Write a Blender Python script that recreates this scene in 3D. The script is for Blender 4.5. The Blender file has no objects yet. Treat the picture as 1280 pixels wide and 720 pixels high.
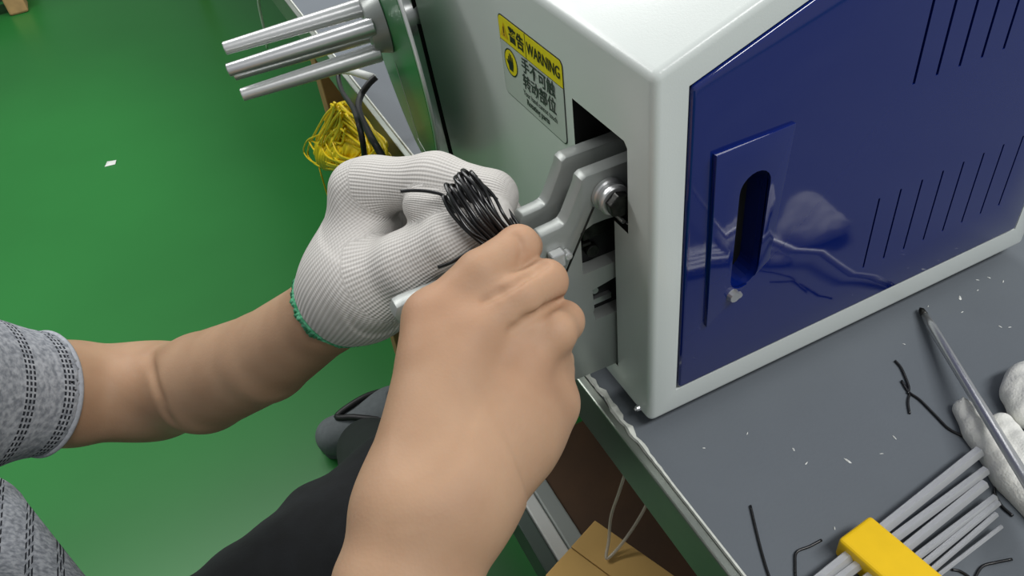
import bpy, bmesh, math, random
import numpy as np
from mathutils import Vector, Matrix
random.seed(7)
rng = np.random.default_rng(7)
scene = bpy.context.scene
col = scene.collection

# ------------------------------------------------------------------ camera
# axes: x along the machine door, y along the table front edge, z up; table top is z = 0
RC = np.array([[0.89189099, -0.44023314, -0.10356271],
               [-0.3646854, -0.56466483, -0.74037706],
               [0.2674603, 0.69810344, -0.66416608]])     # rows: right, down, forward
FPX = 1028.22
CAM = np.array([-0.1890, -0.2815, 0.4359])
def _ray(px, py):
    return RC.T @ np.array([(px - 640) / FPX, (py - 360) / FPX, 1.0])
CAM = np.array([0, 0, 0.010]) - _ray(812, 530) * 0.53
cd = bpy.data.cameras.new('camera'); cam = bpy.data.objects.new('camera', cd); col.objects.link(cam)
cd.sensor_fit = 'HORIZONTAL'; cd.sensor_width = 36; cd.lens = FPX / 1280 * 36
cd.clip_start = 0.01; cd.clip_end = 100
m = Matrix.Identity(4)
for i in range(3):
    m[i][0] = RC[0, i]; m[i][1] = -RC[1, i]; m[i][2] = -RC[2, i]; m[i][3] = CAM[i]
cam.matrix_world = m
scene.camera = cam
def at(px, py, depth):
    return CAM + _ray(px, py) * depth
def on(px, py, ax, val):
    d = _ray(px, py); return CAM + d * (val - CAM[ax]) / d[ax]

# ------------------------------------------------------------------ light
FLOOR = -0.70
w = bpy.data.worlds.new('world'); scene.world = w; w.use_nodes = True
w.node_tree.nodes['Background'].inputs[0].default_value = (0.93, 0.97, 1.0, 1)
w.node_tree.nodes['Background'].inputs[1].default_value = 0.36
def area(name, loc, tgt, sx, sy, power, c=(1, 1, 1)):
    l = bpy.data.lights.new(name, 'AREA'); l.shape = 'RECTANGLE'; l.size = sx; l.size_y = sy
    l.energy = power; l.color = c
    o = bpy.data.objects.new(name, l); col.objects.link(o); o.location = loc
    o.rotation_euler = (Vector(tgt) - Vector(loc)).to_track_quat('-Z', 'Y').to_euler()
    return o
area('ceiling_lamp', (0.75, -1.05, 1.9), (0.75, -1.049, 0), 1.7, 0.4, 46, (1, 0.995, 0.98))
area('ceiling_lamp', (0.9, 1.9, 1.9), (0.9, 1.901, 0), 1.6, 0.4, 40, (1, 0.995, 0.98))
area('ceiling_lamp', (-0.9, 1.9, 1.9), (-0.9, 1.901, 0), 1.6, 0.4, 46, (1, 0.995, 0.98))
scene.view_settings.view_transform = 'Standard'; scene.view_settings.look = 'None'
scene.view_settings.exposure = 0.0; scene.view_settings.gamma = 1.0
scene.view_settings.use_curve_mapping = False

# ------------------------------------------------------------------ materials
def srgb(r, g, b):
    f = lambda c: (c / 255 / 12.92) if c / 255 <= 0.04045 else ((c / 255 + 0.055) / 1.055) ** 2.4
    return (f(r), f(g), f(b), 1)
MATS = {}
def mat(name, c, rough=0.5, metal=0.0, noise=0.0, nscale=40, bump=0.0, bscale=200, coat=0.0, spec=0.5, sss=0.0, c2=None, trans=0.0, alpha=1.0):
    if name in MATS: return MATS[name]
    M = bpy.data.materials.new(name); M.use_nodes = True; nt = M.node_tree; b = nt.nodes['Principled BSDF']
    b.inputs['Base Color'].default_value = c; b.inputs['Roughness'].default_value = rough
    b.inputs['Metallic'].default_value = metal; b.inputs['Specular IOR Level'].default_value = spec
    b.inputs['Coat Weight'].default_value = coat; b.inputs['Coat Roughness'].default_value = 0.05
    b.inputs['Transmission Weight'].default_value = trans; b.inputs['Alpha'].default_value = alpha
    if sss:
        b.inputs['Subsurface Weight'].default_value = sss
        b.inputs['Subsurface Radius'].default_value = (1.0, 0.4, 0.2); b.inputs['Subsurface Scale'].default_value = 0.006
    tc = nt.nodes.new('ShaderNodeTexCoord')
    if noise or c2:
        n = nt.nodes.new('ShaderNodeTexNoise'); n.inputs['Scale'].default_value = nscale; n.inputs['Detail'].default_value = 5
        nt.links.new(tc.outputs['Object'], n.inputs['Vector'])
        r = nt.nodes.new('ShaderNodeValToRGB'); r.color_ramp.elements[0].position = 0.3; r.color_ramp.elements[1].position = 0.7
        lo = tuple(x * (1 - noise) for x in c[:3]) + (1,); hi = tuple(min(1, x * (1 + noise)) for x in c[:3]) + (1,)
        if c2: lo, hi = c, c2
        r.color_ramp.elements[0].color = lo; r.color_ramp.elements[1].color = hi
        nt.links.new(n.outputs['Fac'], r.inputs['Fac']); nt.links.new(r.outputs['Color'], b.inputs['Base Color'])
    if bump:
        n2 = nt.nodes.new('ShaderNodeTexNoise'); n2.inputs['Scale'].default_value = bscale; n2.inputs['Detail'].default_value = 3
        nt.links.new(tc.outputs['Object'], n2.inputs['Vector'])
        bp = nt.nodes.new('ShaderNodeBump'); bp.inputs['Strength'].default_value = bump; bp.inputs['Distance'].default_value = 0.001
        nt.links.new(n2.outputs['Fac'], bp.inputs['Height']); nt.links.new(bp.outputs['Normal'], b.inputs['Normal'])
    MATS[name] = M; return M
FLOORM = mat('green_epoxy', srgb(37, 112, 49), 0.34, noise=0.10, nscale=1.6, bump=0.05, bscale=30, spec=0.35)
WHITE = mat('white_powder_coat', srgb(205, 211, 208), 0.26, bump=0.06, bscale=900, spec=0.5)
PANEL = mat('light_grey_paint', srgb(178, 187, 182), 0.24, bump=0.04, bscale=900, spec=0.55)
BLUE = mat('blue_gloss_paint', srgb(6, 27, 98), 0.07, bump=0.025, bscale=60, coat=0.5, spec=0.6)
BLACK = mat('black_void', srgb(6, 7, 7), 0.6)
RUBBER = mat('black_rubber', srgb(16, 16, 17), 0.55)
TABLE = mat('grey_bench_mat', srgb(100, 106, 112), 0.5, noise=0.05, nscale=9, bump=0.12, bscale=500, spec=0.35)
ALU = mat('brushed_aluminium', srgb(214, 215, 215), 0.34, 0.75, bump=0.06, bscale=300)
ALUD = mat('machined_aluminium', srgb(160, 164, 161), 0.40, 0.40, bump=0.05, bscale=500)
STEEL = mat('polished_steel', srgb(208, 209, 210), 0.30, 0.85)
DSTEEL = mat('dark_oiled_steel', srgb(52, 52, 50), 0.35, 0.8, noise=0.4, nscale=300)
EDGE = mat('bench_edge_aluminium', srgb(150, 156, 148), 0.4, 0.85, noise=0.08, nscale=20)
FRAY = mat('frayed_white_trim', srgb(205, 208, 200), 0.7, noise=0.15, nscale=200)
GREEND = mat('reflected_floor_green', srgb(30, 112, 54), 0.32, spec=0.4)  # reflection of the green floor put into the disc's own colour
YELLOW = mat('yellow_plastic', srgb(233, 190, 8), 0.4, noise=0.04, nscale=60)
YWIRE = mat('yellow_film', srgb(226, 198, 6), 0.4, noise=0.12, nscale=60)
LYEL = mat('label_yellow', srgb(228, 214, 20), 0.4)
LWHITE = mat('label_white', srgb(186, 194, 188), 0.35)
INK = mat('label_ink', srgb(22, 26, 24), 0.5)
WIREK = mat('black_wire', srgb(9, 9, 12), 0.28, spec=0.6)
WHITEP = mat('white_plastic', srgb(214, 216, 212), 0.45)
COTTON = mat('white_cotton', srgb(226, 226, 220), 0.95, noise=0.06, nscale=90, bump=0.5, bscale=700)
BROWN = mat('brown_board', srgb(74, 50, 28), 0.7, noise=0.3, nscale=12)
WOOD = mat('bare_wood', srgb(150, 116, 74), 0.7, noise=0.2, nscale=30)
CARD = mat('cardboard', srgb(196, 158, 92), 0.85, noise=0.08, nscale=14)
GREYP = mat('grey_frame_paint', srgb(150, 156, 152), 0.45)
DGREENP = mat('dark_frame_paint', srgb(70, 86, 78), 0.5)
TROUS = mat('black_trousers', srgb(17, 20, 23), 0.9, noise=0.3, nscale=60, bump=0.3, bscale=400)
SHOE = mat('grey_shoe_felt', srgb(92, 98, 100), 0.85, noise=0.1, nscale=120, bump=0.3, bscale=500)
HAIR = mat('black_hair', srgb(14, 12, 11), 0.5, bump=0.6, bscale=250)
CLEAR = mat('clear_plastic', srgb(205, 200, 185), 0.25, alpha=0.55)
CUFFG = mat('green_overlock_yarn', srgb(24, 150, 88), 0.9, c2=srgb(120, 205, 165), nscale=420, bump=0.8, bscale=600)

def skin_material():
    M = mat('skin', srgb(190, 152, 122), 0.58, noise=0.0, sss=0.16, spec=0.28)
    nt = M.node_tree; b = nt.nodes['Principled BSDF']
    tc = nt.nodes.new('ShaderNodeTexCoord')
    n = nt.nodes.new('ShaderNodeTexNoise'); n.inputs['Scale'].default_value = 22; n.inputs['Detail'].default_value = 4
    nt.links.new(tc.outputs['Object'], n.inputs['Vector'])
    r = nt.nodes.new('ShaderNodeValToRGB')
    r.color_ramp.elements[0].position = 0.3; r.color_ramp.elements[1].position = 0.72
    r.color_ramp.elements[0].color = srgb(163, 129, 102); r.color_ramp.elements[1].color = srgb(180, 147, 119)
    nt.links.new(n.outputs['Fac'], r.inputs['Fac'])
    at_ = nt.nodes.new('ShaderNodeAttribute'); at_.attribute_name = 'flush'
    mx = nt.nodes.new('ShaderNodeMixRGB'); mx.inputs['Color2'].default_value = srgb(184, 126, 98)
    mm = nt.nodes.new('ShaderNodeMath'); mm.operation = 'MULTIPLY'; mm.inputs[1].default_value = 0.3
    nt.links.new(at_.outputs['Fac'], mm.inputs[0]); nt.links.new(mm.outputs[0], mx.inputs['Fac'])
    nt.links.new(r.outputs['Color'], mx.inputs['Color1']); nt.links.new(mx.outputs['Color'], b.inputs['Base Color'])
    n2 = nt.nodes.new('ShaderNodeTexVoronoi'); n2.inputs['Scale'].default_value = 620
    nt.links.new(tc.outputs['Object'], n2.inputs['Vector'])
    bp = nt.nodes.new('ShaderNodeBump'); bp.inputs['Strength'].default_value = 0.10; bp.inputs['Distance'].default_value = 0.0006
    nt.links.new(n2.outputs['Distance'], bp.inputs['Height']); nt.links.new(bp.outputs['Normal'], b.inputs['Normal'])
    return M
SKIN = skin_material()

def attr_uv(nt):
    a = nt.nodes.new('ShaderNodeAttribute'); a.attribute_name = 'knit'
    s = nt.nodes.new('ShaderNodeSeparateXYZ'); nt.links.new(a.outputs['Vector'], s.inputs[0]); return s
def mth(nt, op, a, b=None):
    n = nt.nodes.new('ShaderNodeMath'); n.operation = op
    for i, v in enumerate((a, b)):
        if v is None: continue
        if isinstance(v, (int, float)): n.inputs[i].default_value = v
        else: nt.links.new(v, n.inputs[i])
    return n.outputs[0]
def knit_material():
    M = mat('white_knit_cotton', srgb(205, 203, 198), 0.95, spec=0.15)
    nt = M.node_tree; b = nt.nodes['Principled BSDF']; s = attr_uv(nt)
    rib = mth(nt, 'SINE', mth(nt, 'MULTIPLY', s.outputs[1], 2 * math.pi / 0.0018))
    row = mth(nt, 'SINE', mth(nt, 'MULTIPLY', s.outputs[0], 2 * math.pi / 0.0017))
    h = mth(nt, 'ADD', mth(nt, 'MULTIPLY', rib, 0.75), mth(nt, 'MULTIPLY', row, 0.25))
    mr = nt.nodes.new('ShaderNodeMapRange'); mr.inputs['From Min'].default_value = -1; mr.inputs['From Max'].default_value = 0.4
    nt.links.new(h, mr.inputs['Value'])
    mx = nt.nodes.new('ShaderNodeMixRGB'); mx.inputs['Color1'].default_value = srgb(185, 181, 176); mx.inputs['Color2'].default_value = srgb(205, 202, 198)
    nt.links.new(mr.outputs[0], mx.inputs['Fac']); nt.links.new(mx.outputs['Color'], b.inputs['Base Color'])
    bp = nt.nodes.new('ShaderNodeBump'); bp.inputs['Strength'].default_value = 0.4; bp.inputs['Distance'].default_value = 0.0007
    nt.links.new(h, bp.inputs['Height']); nt.links.new(bp.outputs['Normal'], b.inputs['Normal'])
    return M
KNIT = knit_material()
def shirt_material():
    M = mat('grey_striped_jersey', srgb(150, 152, 158), 0.95, spec=0.1)
    nt = M.node_tree; b = nt.nodes['Principled BSDF']; s = attr_uv(nt)
    P = 0.034                                              # one band of dashes every 34 mm
    u = mth(nt, 'MODULO', mth(nt, 'ADD', s.outputs[0], 10.0 * P), P)
    inband = mth(nt, 'MULTIPLY', mth(nt, 'GREATER_THAN', u, 0.006), mth(nt, 'LESS_THAN', u, 0.0165))
    lines = mth(nt, 'GREATER_THAN', mth(nt, 'SINE', mth(nt, 'MULTIPLY', s.outputs[0], 2 * math.pi / 0.0034)), -0.15)
    dash = mth(nt, 'GREATER_THAN', mth(nt, 'SINE', mth(nt, 'MULTIPLY', s.outputs[1], 2 * math.pi / 0.0048)), -0.45)
    f = mth(nt, 'MULTIPLY', mth(nt, 'MULTIPLY', inband, lines), dash)
    tc = nt.nodes.new('ShaderNodeTexCoord')
    n = nt.nodes.new('ShaderNodeTexNoise'); n.inputs['Scale'].default_value = 260; n.inputs['Detail'].default_value = 4
    nt.links.new(tc.outputs['Object'], n.inputs['Vector'])
    r = nt.nodes.new('ShaderNodeValToRGB'); r.color_ramp.elements[0].position = 0.35; r.color_ramp.elements[1].position = 0.65
    r.color_ramp.elements[0].color = srgb(126, 130, 138); r.color_ramp.elements[1].color = srgb(176, 179, 186)
    nt.links.new(n.outputs['Fac'], r.inputs['Fac'])
    mx = nt.nodes.new('ShaderNodeMixRGB'); mx.inputs['Color2'].default_value = srgb(46, 48, 54)
    nt.links.new(f, mx.inputs['Fac']); nt.links.new(r.outputs['Color'], mx.inputs['Color1'])
    nt.links.new(mx.outputs['Color'], b.inputs['Base Color'])
    bp = nt.nodes.new('ShaderNodeBump'); bp.inputs['Strength'].default_value = 0.3; bp.inputs['Distance'].default_value = 0.001
    nt.links.new(n.outputs['Fac'], bp.inputs['Height']); nt.links.new(bp.outputs['Normal'], b.inputs['Normal'])
    return M
SHIRT = shirt_material()

# ------------------------------------------------------------------ helpers
def link(name, me, material, parent=None, smooth=False, bevel=0.0, segs=2):
    o = bpy.data.objects.new(name, me); col.objects.link(o)
    if material: me.materials.clear(); me.materials.append(material)
    if smooth:
        for p in me.polygons: p.use_smooth = True
    if bevel:
        b = o.modifiers.new('bevel', 'BEVEL'); b.width = bevel; b.segments = segs; b.limit_method = 'ANGLE'; b.angle_limit = 0.6
        b.harden_normals = False
    if parent:
        o.parent = parent; o.location = -world_loc(parent)
    return o
def world_loc(o):
    v = o.location.copy()
    while o.parent: o = o.parent; v = v + o.location
    return v
def mesh(name, verts, faces):
    me = bpy.data.meshes.new(name); me.from_pydata([tuple(map(float, v)) for v in verts], [], [tuple(map(int, f)) for f in faces]); me.update(); return me
def join(*parts):
    V, F, n = [], [], 0
    for v, f in parts:
        V += [tuple(x) for x in v]; F += [tuple(i + n for i in q) for q in f]; n += len(v)
    return V, F
def box(x0, x1, y0, y1, z0, z1):
    v = [(x, y, z) for x in (x0, x1) for y in (y0, y1) for z in (z0, z1)]
    return v, [(0, 1, 3, 2), (4, 6, 7, 5), (0, 4, 5, 1), (2, 3, 7, 6), (0, 2, 6, 4), (1, 5, 7, 3)]
def prism(poly, ax, a, b):
    """poly in the two remaining axes (cyclic order kept), extruded along axis ax from a to b"""
    def P(p, t):
        if ax == 1: return (p[0], t, p[1])
        if ax == 0: return (t, p[0], p[1])
        return (p[0], p[1], t)
    n = len(poly); v = [P(p, a) for p in poly] + [P(p, b) for p in poly]
    f = [tuple(range(n)), tuple(range(2 * n - 1, n - 1, -1))] + [(i, i + n, (i + 1) % n + n, (i + 1) % n) for i in range(n)]
    return v, f
def fix(me):
    bm = bmesh.new(); bm.from_mesh(me); bmesh.ops.recalc_face_normals(bm, faces=bm.faces); bm.to_mesh(me); bm.free(); me.update(); return me
def solid(name, vf, material, parent=None, **k):
    return link(name, fix(mesh(name, *vf)), material, parent, **k)
def spline(pts, n=8):
    P = [np.array(p, float) for p in pts]; P = [2 * P[0] - P[1]] + P + [2 * P[-1] - P[-2]]; out = []
    for i in range(1, len(P) - 2):
        for k in range(n):
            t = k / n; a, b, c, d = P[i - 1:i + 3]
            out.append(0.5 * (2 * b + (c - a) * t + (2 * a - 5 * b + 4 * c - d) * t * t + (3 * b - a - 3 * c + d) * t ** 3))
    out.append(P[-2]); return out
def tube(pts, r, n=8, cap=True, rot=0.0):
    pts = [np.array(p, float) for p in pts]; V, F = [], []; N = len(pts)
    rr = [r] * N if np.isscalar(r) else list(r)
    u = None
    for i, p in enumerate(pts):
        t = pts[min(i + 1, N - 1)] - pts[max(i - 1, 0)]; t = t / (np.linalg.norm(t) + 1e-12)
        if u is None:
            u = np.cross(t, [0.31, 0.2, 0.93])
        u = u - t * np.dot(u, t); u = u / np.linalg.norm(u); v = np.cross(t, u)
        for k in range(n):
            a = 2 * math.pi * k / n + rot; V.append(p + rr[i] * (math.cos(a) * u + math.sin(a) * v))
    for i in range(N - 1):
        for k in range(n):
            F.append((i * n + k, i * n + (k + 1) % n, (i + 1) * n + (k + 1) % n, (i + 1) * n + k))
    if cap:
        F.append(tuple(range(n - 1, -1, -1))); F.append(tuple(range((N - 1) * n, N * n)))
    return V, F
def cyl(a, b, ra, rb=None, n=24, ease=0.0):
    a = np.array(a, float); b = np.array(b, float); rb = ra if rb is None else rb
    if not ease: return tube([a, b], [ra, rb], n)
    d = (b - a) / np.linalg.norm(b - a)
    return tube([a, a + d * 1e-6, a + d * ease, b - d * ease, b - d * 1e-6, b], [ra - ease, ra - ease, ra, rb, rb - ease, rb - ease], n)
def thing(name, label, cat, loc, group=None):
    o = bpy.data.objects.new(name, None); col.objects.link(o); o.location = loc; o.empty_display_size = 0.05
    o['label'] = label; o['category'] = cat
    if group: o['group'] = group
    return o
def tag(o, label, cat, group=None):
    o['label'] = label; o['category'] = cat
    if group: o['group'] = group
    return o
def struct(o): o['kind'] = 'structure'; return o
def boolean(o, cutter, op='DIFFERENCE'):
    c = link('cutter', fix(mesh('cutter', *cutter)), None)
    md = o.modifiers.new('cut', 'BOOLEAN'); md.object = c; md.operation = op; md.solver = 'EXACT'
    dg = bpy.context.evaluated_depsgraph_get(); dg.update()
    me = bpy.data.meshes.new_from_object(o.evaluated_get(dg))
    o.modifiers.clear(); o.data = me
    bpy.data.objects.remove(c)
    return o
def smooth_by_angle(o, ang=0.7):
    me = o.data; bm = bmesh.new(); bm.from_mesh(me)
    for f in bm.faces: f.smooth = True
    for e in bm.edges:
        if len(e.link_faces) == 2: e.smooth = e.calc_face_angle(0) < ang
        else: e.smooth = False
    bm.to_mesh(me); bm.free(); return o
def rrect(x0, x1, y0, y1, r, n=5):
    out = []
    for cx, cy, a0 in ((x1 - r, y1 - r, 0), (x0 + r, y1 - r, 90), (x0 + r, y0 + r, 180), (x1 - r, y0 + r, 270)):
        for k in range(n + 1):
            a = math.radians(a0 + 90 * k / n); out.append((cx + r * math.cos(a), cy + r * math.sin(a)))
    return out
# ---- signed-distance modelling of bodies, clothes and cloth
def surface_nets(D, org, h):
    S = D < 0
    nx, ny, nz = D.shape
    c = np.zeros((nx - 1, ny - 1, nz - 1), np.int8)
    for i in (0, 1):
        for j in (0, 1):
            for k in (0, 1):
                c += S[i:nx - 1 + i, j:ny - 1 + j, k:nz - 1 + k]
    act = np.argwhere((c > 0) & (c < 8))
    idx = -np.ones(c.shape, np.int64); idx[tuple(act.T)] = np.arange(len(act))
    acc = np.zeros((len(act), 3)); cnt = np.zeros(len(act))
    corners = [(i, j, k) for i in (0, 1) for j in (0, 1) for k in (0, 1)]
    for a in corners:
        for ax in range(3):
            if a[ax] == 0:
                b = list(a); b[ax] = 1
                ia = act + np.array(a); ib = act + np.array(b)
                da = D[tuple(ia.T)]; db = D[tuple(ib.T)]
                msk = (da < 0) != (db < 0)
                t = np.zeros(len(act)); t[msk] = da[msk] / (da[msk] - db[msk])
                p = np.tile(np.array(a, float), (len(act), 1)); p[:, ax] += t
                acc[msk] += p[msk]; cnt[msk] += 1
    V = (act + acc / cnt[:, None]) * h + org
    F = []
    for ax in range(3):
        o1, o2 = [(1, 2), (2, 0), (0, 1)][ax]
        sl0 = [slice(None)] * 3; sl1 = [slice(None)] * 3
        sl0[ax] = slice(0, -1); sl1[ax] = slice(1, None)
        e = np.argwhere(S[tuple(sl0)] != S[tuple(sl1)])
        ok = (e[:, o1] > 0) & (e[:, o2] > 0) & (e[:, o1] < D.shape[o1] - 1) & (e[:, o2] < D.shape[o2] - 1)
        e = e[ok]
        flip = S[tuple(sl0)][tuple(e.T)]
        q = []
        for d1, d2 in ((-1, -1), (0, -1), (0, 0), (-1, 0)):
            g = e.copy(); g[:, o1] += d1; g[:, o2] += d2; q.append(idx[tuple(g.T)])
        q = np.stack(q, 1); q[~flip] = q[~flip][:, ::-1]
        F.append(q)
    F = np.concatenate(F); F = F[(F >= 0).all(1)]
    return V, F
def seg_d(P, a, b, ra, rb):
    ab = b - a; L = max(ab @ ab, 1e-12)
    t = np.clip(((P - a) @ ab) / L, 0, 1)
    return np.linalg.norm(P - a - t[..., None] * ab, axis=-1) - (ra + t * (rb - ra))
def sdf(prims, h, cuts=(), smooth=2, planes=()):
    """prims: (a, b, ra, rb, k); cuts: (a, b, ra, rb, k) removed; returns verts, faces"""
    prims = [(np.array(a, float), np.array(b, float), ra, rb, k) for a, b, ra, rb, k in prims]
    lo = np.min([np.minimum(a - ra, b - rb) for a, b, ra, rb, k in prims], 0) - 4 * h
    hi = np.max([np.maximum(a + ra, b + rb) for a, b, ra, rb, k in prims], 0) + 4 * h
    n = np.ceil((hi - lo) / h).astype(int) + 1
    D = np.full(n, 0.2, np.float64)
    def region(a, b, ra, rb, k):
        l = np.clip(np.floor((np.minimum(a - ra, b - rb) - k - 3 * h - lo) / h).astype(int), 0, n - 1)
        u = np.clip(np.ceil((np.maximum(a + ra, b + rb) + k + 3 * h - lo) / h).astype(int) + 1, 1, n)
        sl = tuple(slice(x, y) for x, y in zip(l, u))
        g = np.stack(np.meshgrid(*[np.arange(x, y) * h + lo[i] for i, (x, y) in enumerate(zip(l, u))], indexing='ij'), -1)
        return sl, g
    for a, b, ra, rb, k in prims:
        sl, g = region(a, b, ra, rb, k)
        d = seg_d(g, a, b, ra, rb); o = D[sl]
        e = np.maximum(k - np.abs(o - d), 0) / max(k, 1e-9)
        D[sl] = np.minimum(o, d) - e * e * k * 0.25
    for a, b, ra, rb, k in cuts:
        a = np.array(a, float); b = np.array(b, float)
        sl, g = region(a, b, ra, rb, k)
        d = -seg_d(g, a, b, ra, rb); o = D[sl]
        e = np.maximum(k - np.abs(o - d), 0) / max(k, 1e-9)
        D[sl] = np.maximum(o, d) + e * e * k * 0.25
    for c, nn, rad in planes:        # keep what lies on the nn side of the plane, within rad of its centre
        g = np.stack(np.meshgrid(*[np.arange(n[i]) * h + lo[i] for i in range(3)], indexing='ij'), -1) - np.array(c)
        pd = -(g @ np.array(nn)); near = np.linalg.norm(g, axis=-1) < rad
        D = np.where(near, np.maximum(D, pd), D)
    V, F = surface_nets(D, lo, h)
    for _ in range(smooth):
        A = np.zeros_like(V); c = np.zeros(len(V))
        for i in range(4):
            j = (i + 1) % 4
            np.add.at(A, F[:, i], V[F[:, j]]); np.add.at(c, F[:, i], 1)
            np.add.at(A, F[:, j], V[F[:, i]]); np.add.at(c, F[:, j], 1)
        V = 0.5 * V + 0.5 * A / np.maximum(c, 1)[:, None]
    return V, F
def surf(prims, px, py, lo=0.2, hi=0.9, step=0.0008):
    """first point of the smooth union met by the line of sight through a pixel"""
    t = np.arange(lo, hi, step); X = CAM + t[:, None] * _ray(px, py)
    D = np.full(len(t), 0.2)
    for a, b, ra, rb, k in prims:
        d = seg_d(X, np.array(a), np.array(b), ra, rb); e = np.maximum(k - np.abs(D - d), 0) / max(k, 1e-9)
        D = np.minimum(D, d) - e * e * k * 0.25
    i = np.argmax(D < 0)
    return X[i] if (D < 0).any() else None
def np_mesh(name, V, F):
    me = bpy.data.meshes.new(name)
    me.vertices.add(len(V)); me.vertices.foreach_set('co', np.asarray(V, np.float32).ravel())
    me.loops.add(F.size); me.loops.foreach_set('vertex_index', np.asarray(F, np.int32).ravel())
    me.polygons.add(len(F)); me.polygons.foreach_set('loop_start', np.arange(0, F.size, 4, dtype=np.int32))
    me.polygons.foreach_set('loop_total', np.full(len(F), 4, np.int32))
    me.update(calc_edges=True); me.validate()
    me.polygons.foreach_set('use_smooth', np.ones(len(me.polygons), bool))
    return me
def set_vec(me, name, A):
    at_ = me.attributes.new(name, 'FLOAT_VECTOR', 'POINT'); at_.data.foreach_set('vector', np.asarray(A, np.float32).ravel())
def set_float(me, name, A):
    at_ = me.attributes.new(name, 'FLOAT', 'POINT'); at_.data.foreach_set('value', np.asarray(A, np.float32).ravel())
def np_join(*parts):
    V, F, n = [], [], 0
    for v, f in parts: V.append(v); F.append(f + n); n += len(v)
    return np.concatenate(V), np.concatenate(F)

# ------------------------------------------------------------------ setting
struct(solid('floor', box(-4, 4, -3, 7, FLOOR - 0.05, FLOOR), FLOORM))

WALLM = mat('pale_wall_paint', srgb(196, 200, 196), 0.7, noise=0.03, nscale=3)
struct(solid('wall_back', box(-4, 4, 6.95, 7.0, FLOOR, 2.3), WALLM)); struct(solid('wall_left', box(-4, -3.95, -3, 6.95, FLOOR, 2.3), WALLM))

# ------------------------------------------------------------------ workbench
TX = -0.0135
tb = thing('workbench', 'long grey topped workbench carrying the white and blue machine', 'workbench', (0.4, 0.3, FLOOR))
solid('table_top', box(TX + 0.004, 0.95, -0.75, 3.2, -0.040, 0.0), TABLE, tb, bevel=0.001)
solid('edge_band', box(TX - 0.003, TX + 0.0038, -0.75, 3.2, -0.044, -0.0012), EDGE, tb, bevel=0.0012)
def frayed():
    V, F = [], []; y = -0.75; k = 0
    pr = 0.0
    while y < 3.2:
        worn = math.exp(-((y - 0.035) / 0.045) ** 2)
        pr = 0.6 * pr + 0.4 * random.uniform(-1, 1)
        c = TX + 0.0040 + 0.0035 * worn * pr; wv = 0.0011 + 0.0024 * worn * random.random()
        zz = 0.0004 + 0.0012 * worn * random.random()
        V += [(c - wv, y, -0.0008), (c - wv * 0.6, y, zz + 0.0006), (c + wv * 0.7, y, zz + 0.0003), (c + wv, y, -0.0008)]
        if k:
            b = 4 * k
            for i in range(3): F.append((b - 4 + i, b - 3 + i, b + 1 + i, b + i))
        k += 1; y += 0.004 if abs(y - 0.04) < 0.15 else 0.02
    return V, F
solid('edge_trim', frayed(), FRAY, tb)
for x in (0.010, 0.9):
    for y in (-0.68, 0.85, 3.12):
        solid('leg', box(x - 0.02, x + 0.02, y - 0.02, y + 0.02, FLOOR, -0.04), WOOD, tb, bevel=0.002)
SZ = -0.385
solid('shelf_board', box(0.025, 0.93, -0.7, 0.31, SZ - 0.016, SZ - 0.002), BROWN, tb, bevel=0.001)
solid('shelf_rail', box(-0.012, 0.004, -0.7, 0.31, SZ - 0.03, SZ), WHITEP, tb, bevel=0.002)
solid('shelf_lip', box(0.0045, 0.0245, -0.7, 0.31, SZ - 0.03, SZ + 0.004), GREYP, tb, bevel=0.002)
solid('shelf_skirt', box(-0.030, -0.0125, -0.7, 0.31, SZ - 0.06, SZ - 0.004), DGREENP, tb, bevel=0.002)
solid('back_board', box(0.91, 0.93, -0.7, 0.31, SZ, -0.04), BROWN, tb)

# ------------------------------------------------------------------ machine
LX, DY, BZ, EZ = 0.331, 0.382, 0.010, 0.2555
mc = thing('wire_binding_machine', 'white bench machine with glossy blue louvred door and steel arms', 'machine', (0.165, 0.17, 0))
prof = [(0, BZ), (LX, BZ), (LX, 0.325), (0.205, 0.325), (0, EZ)]
cas = link('casing', fix(mesh('casing', *prism(prof, 1, 0.0, DY))), WHITE, mc)
bv = cas.modifiers.new('b', 'BEVEL'); bv.width = 0.0046; bv.segments = 4; bv.limit_method = 'ANGLE'
dpoly = [(0.0195, 0.0315), (0.3145, 0.0315), (0.3145, 0.309), (0.207, 0.309), (0.0195, 0.2445)]
cx, cz = 0.16, 0.15
def shrink(poly, d):
    out = []; n = len(poly)
    for i in range(n):
        p0, p1, p2 = (np.array(poly[(i + k) % n]) for k in (-1, 0, 1))
        e1 = (p1 - p0) / np.linalg.norm(p1 - p0); e2 = (p2 - p1) / np.linalg.norm(p2 - p1)
        n1 = np.array([-e1[1], e1[0]]); n2 = np.array([-e2[1], e2[0]])
        out.append(tuple(p1 + d * (n1 + n2) / (1 + n1 @ n2)))
    return out
boolean(cas, prism(dpoly, 1, -0.02, 0.016))
boolean(cas, prism([(0.023, 0.151), (0.0375, 0.151), (0.0375, 0.030), (0.078, 0.030), (0.0795, 0.209), (0.026, 0.209), (0.023, 0.206)], 0, -0.02, 0.09))
boolean(cas, prism([(0.2960, -0.01), (0.3085, -0.01), (0.3660, 0.27), (0.3535, 0.27)], 0, -0.02, 0.012))
smooth_by_angle(cas, 0.5)
cas.data.materials.append(BLACK)
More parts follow.
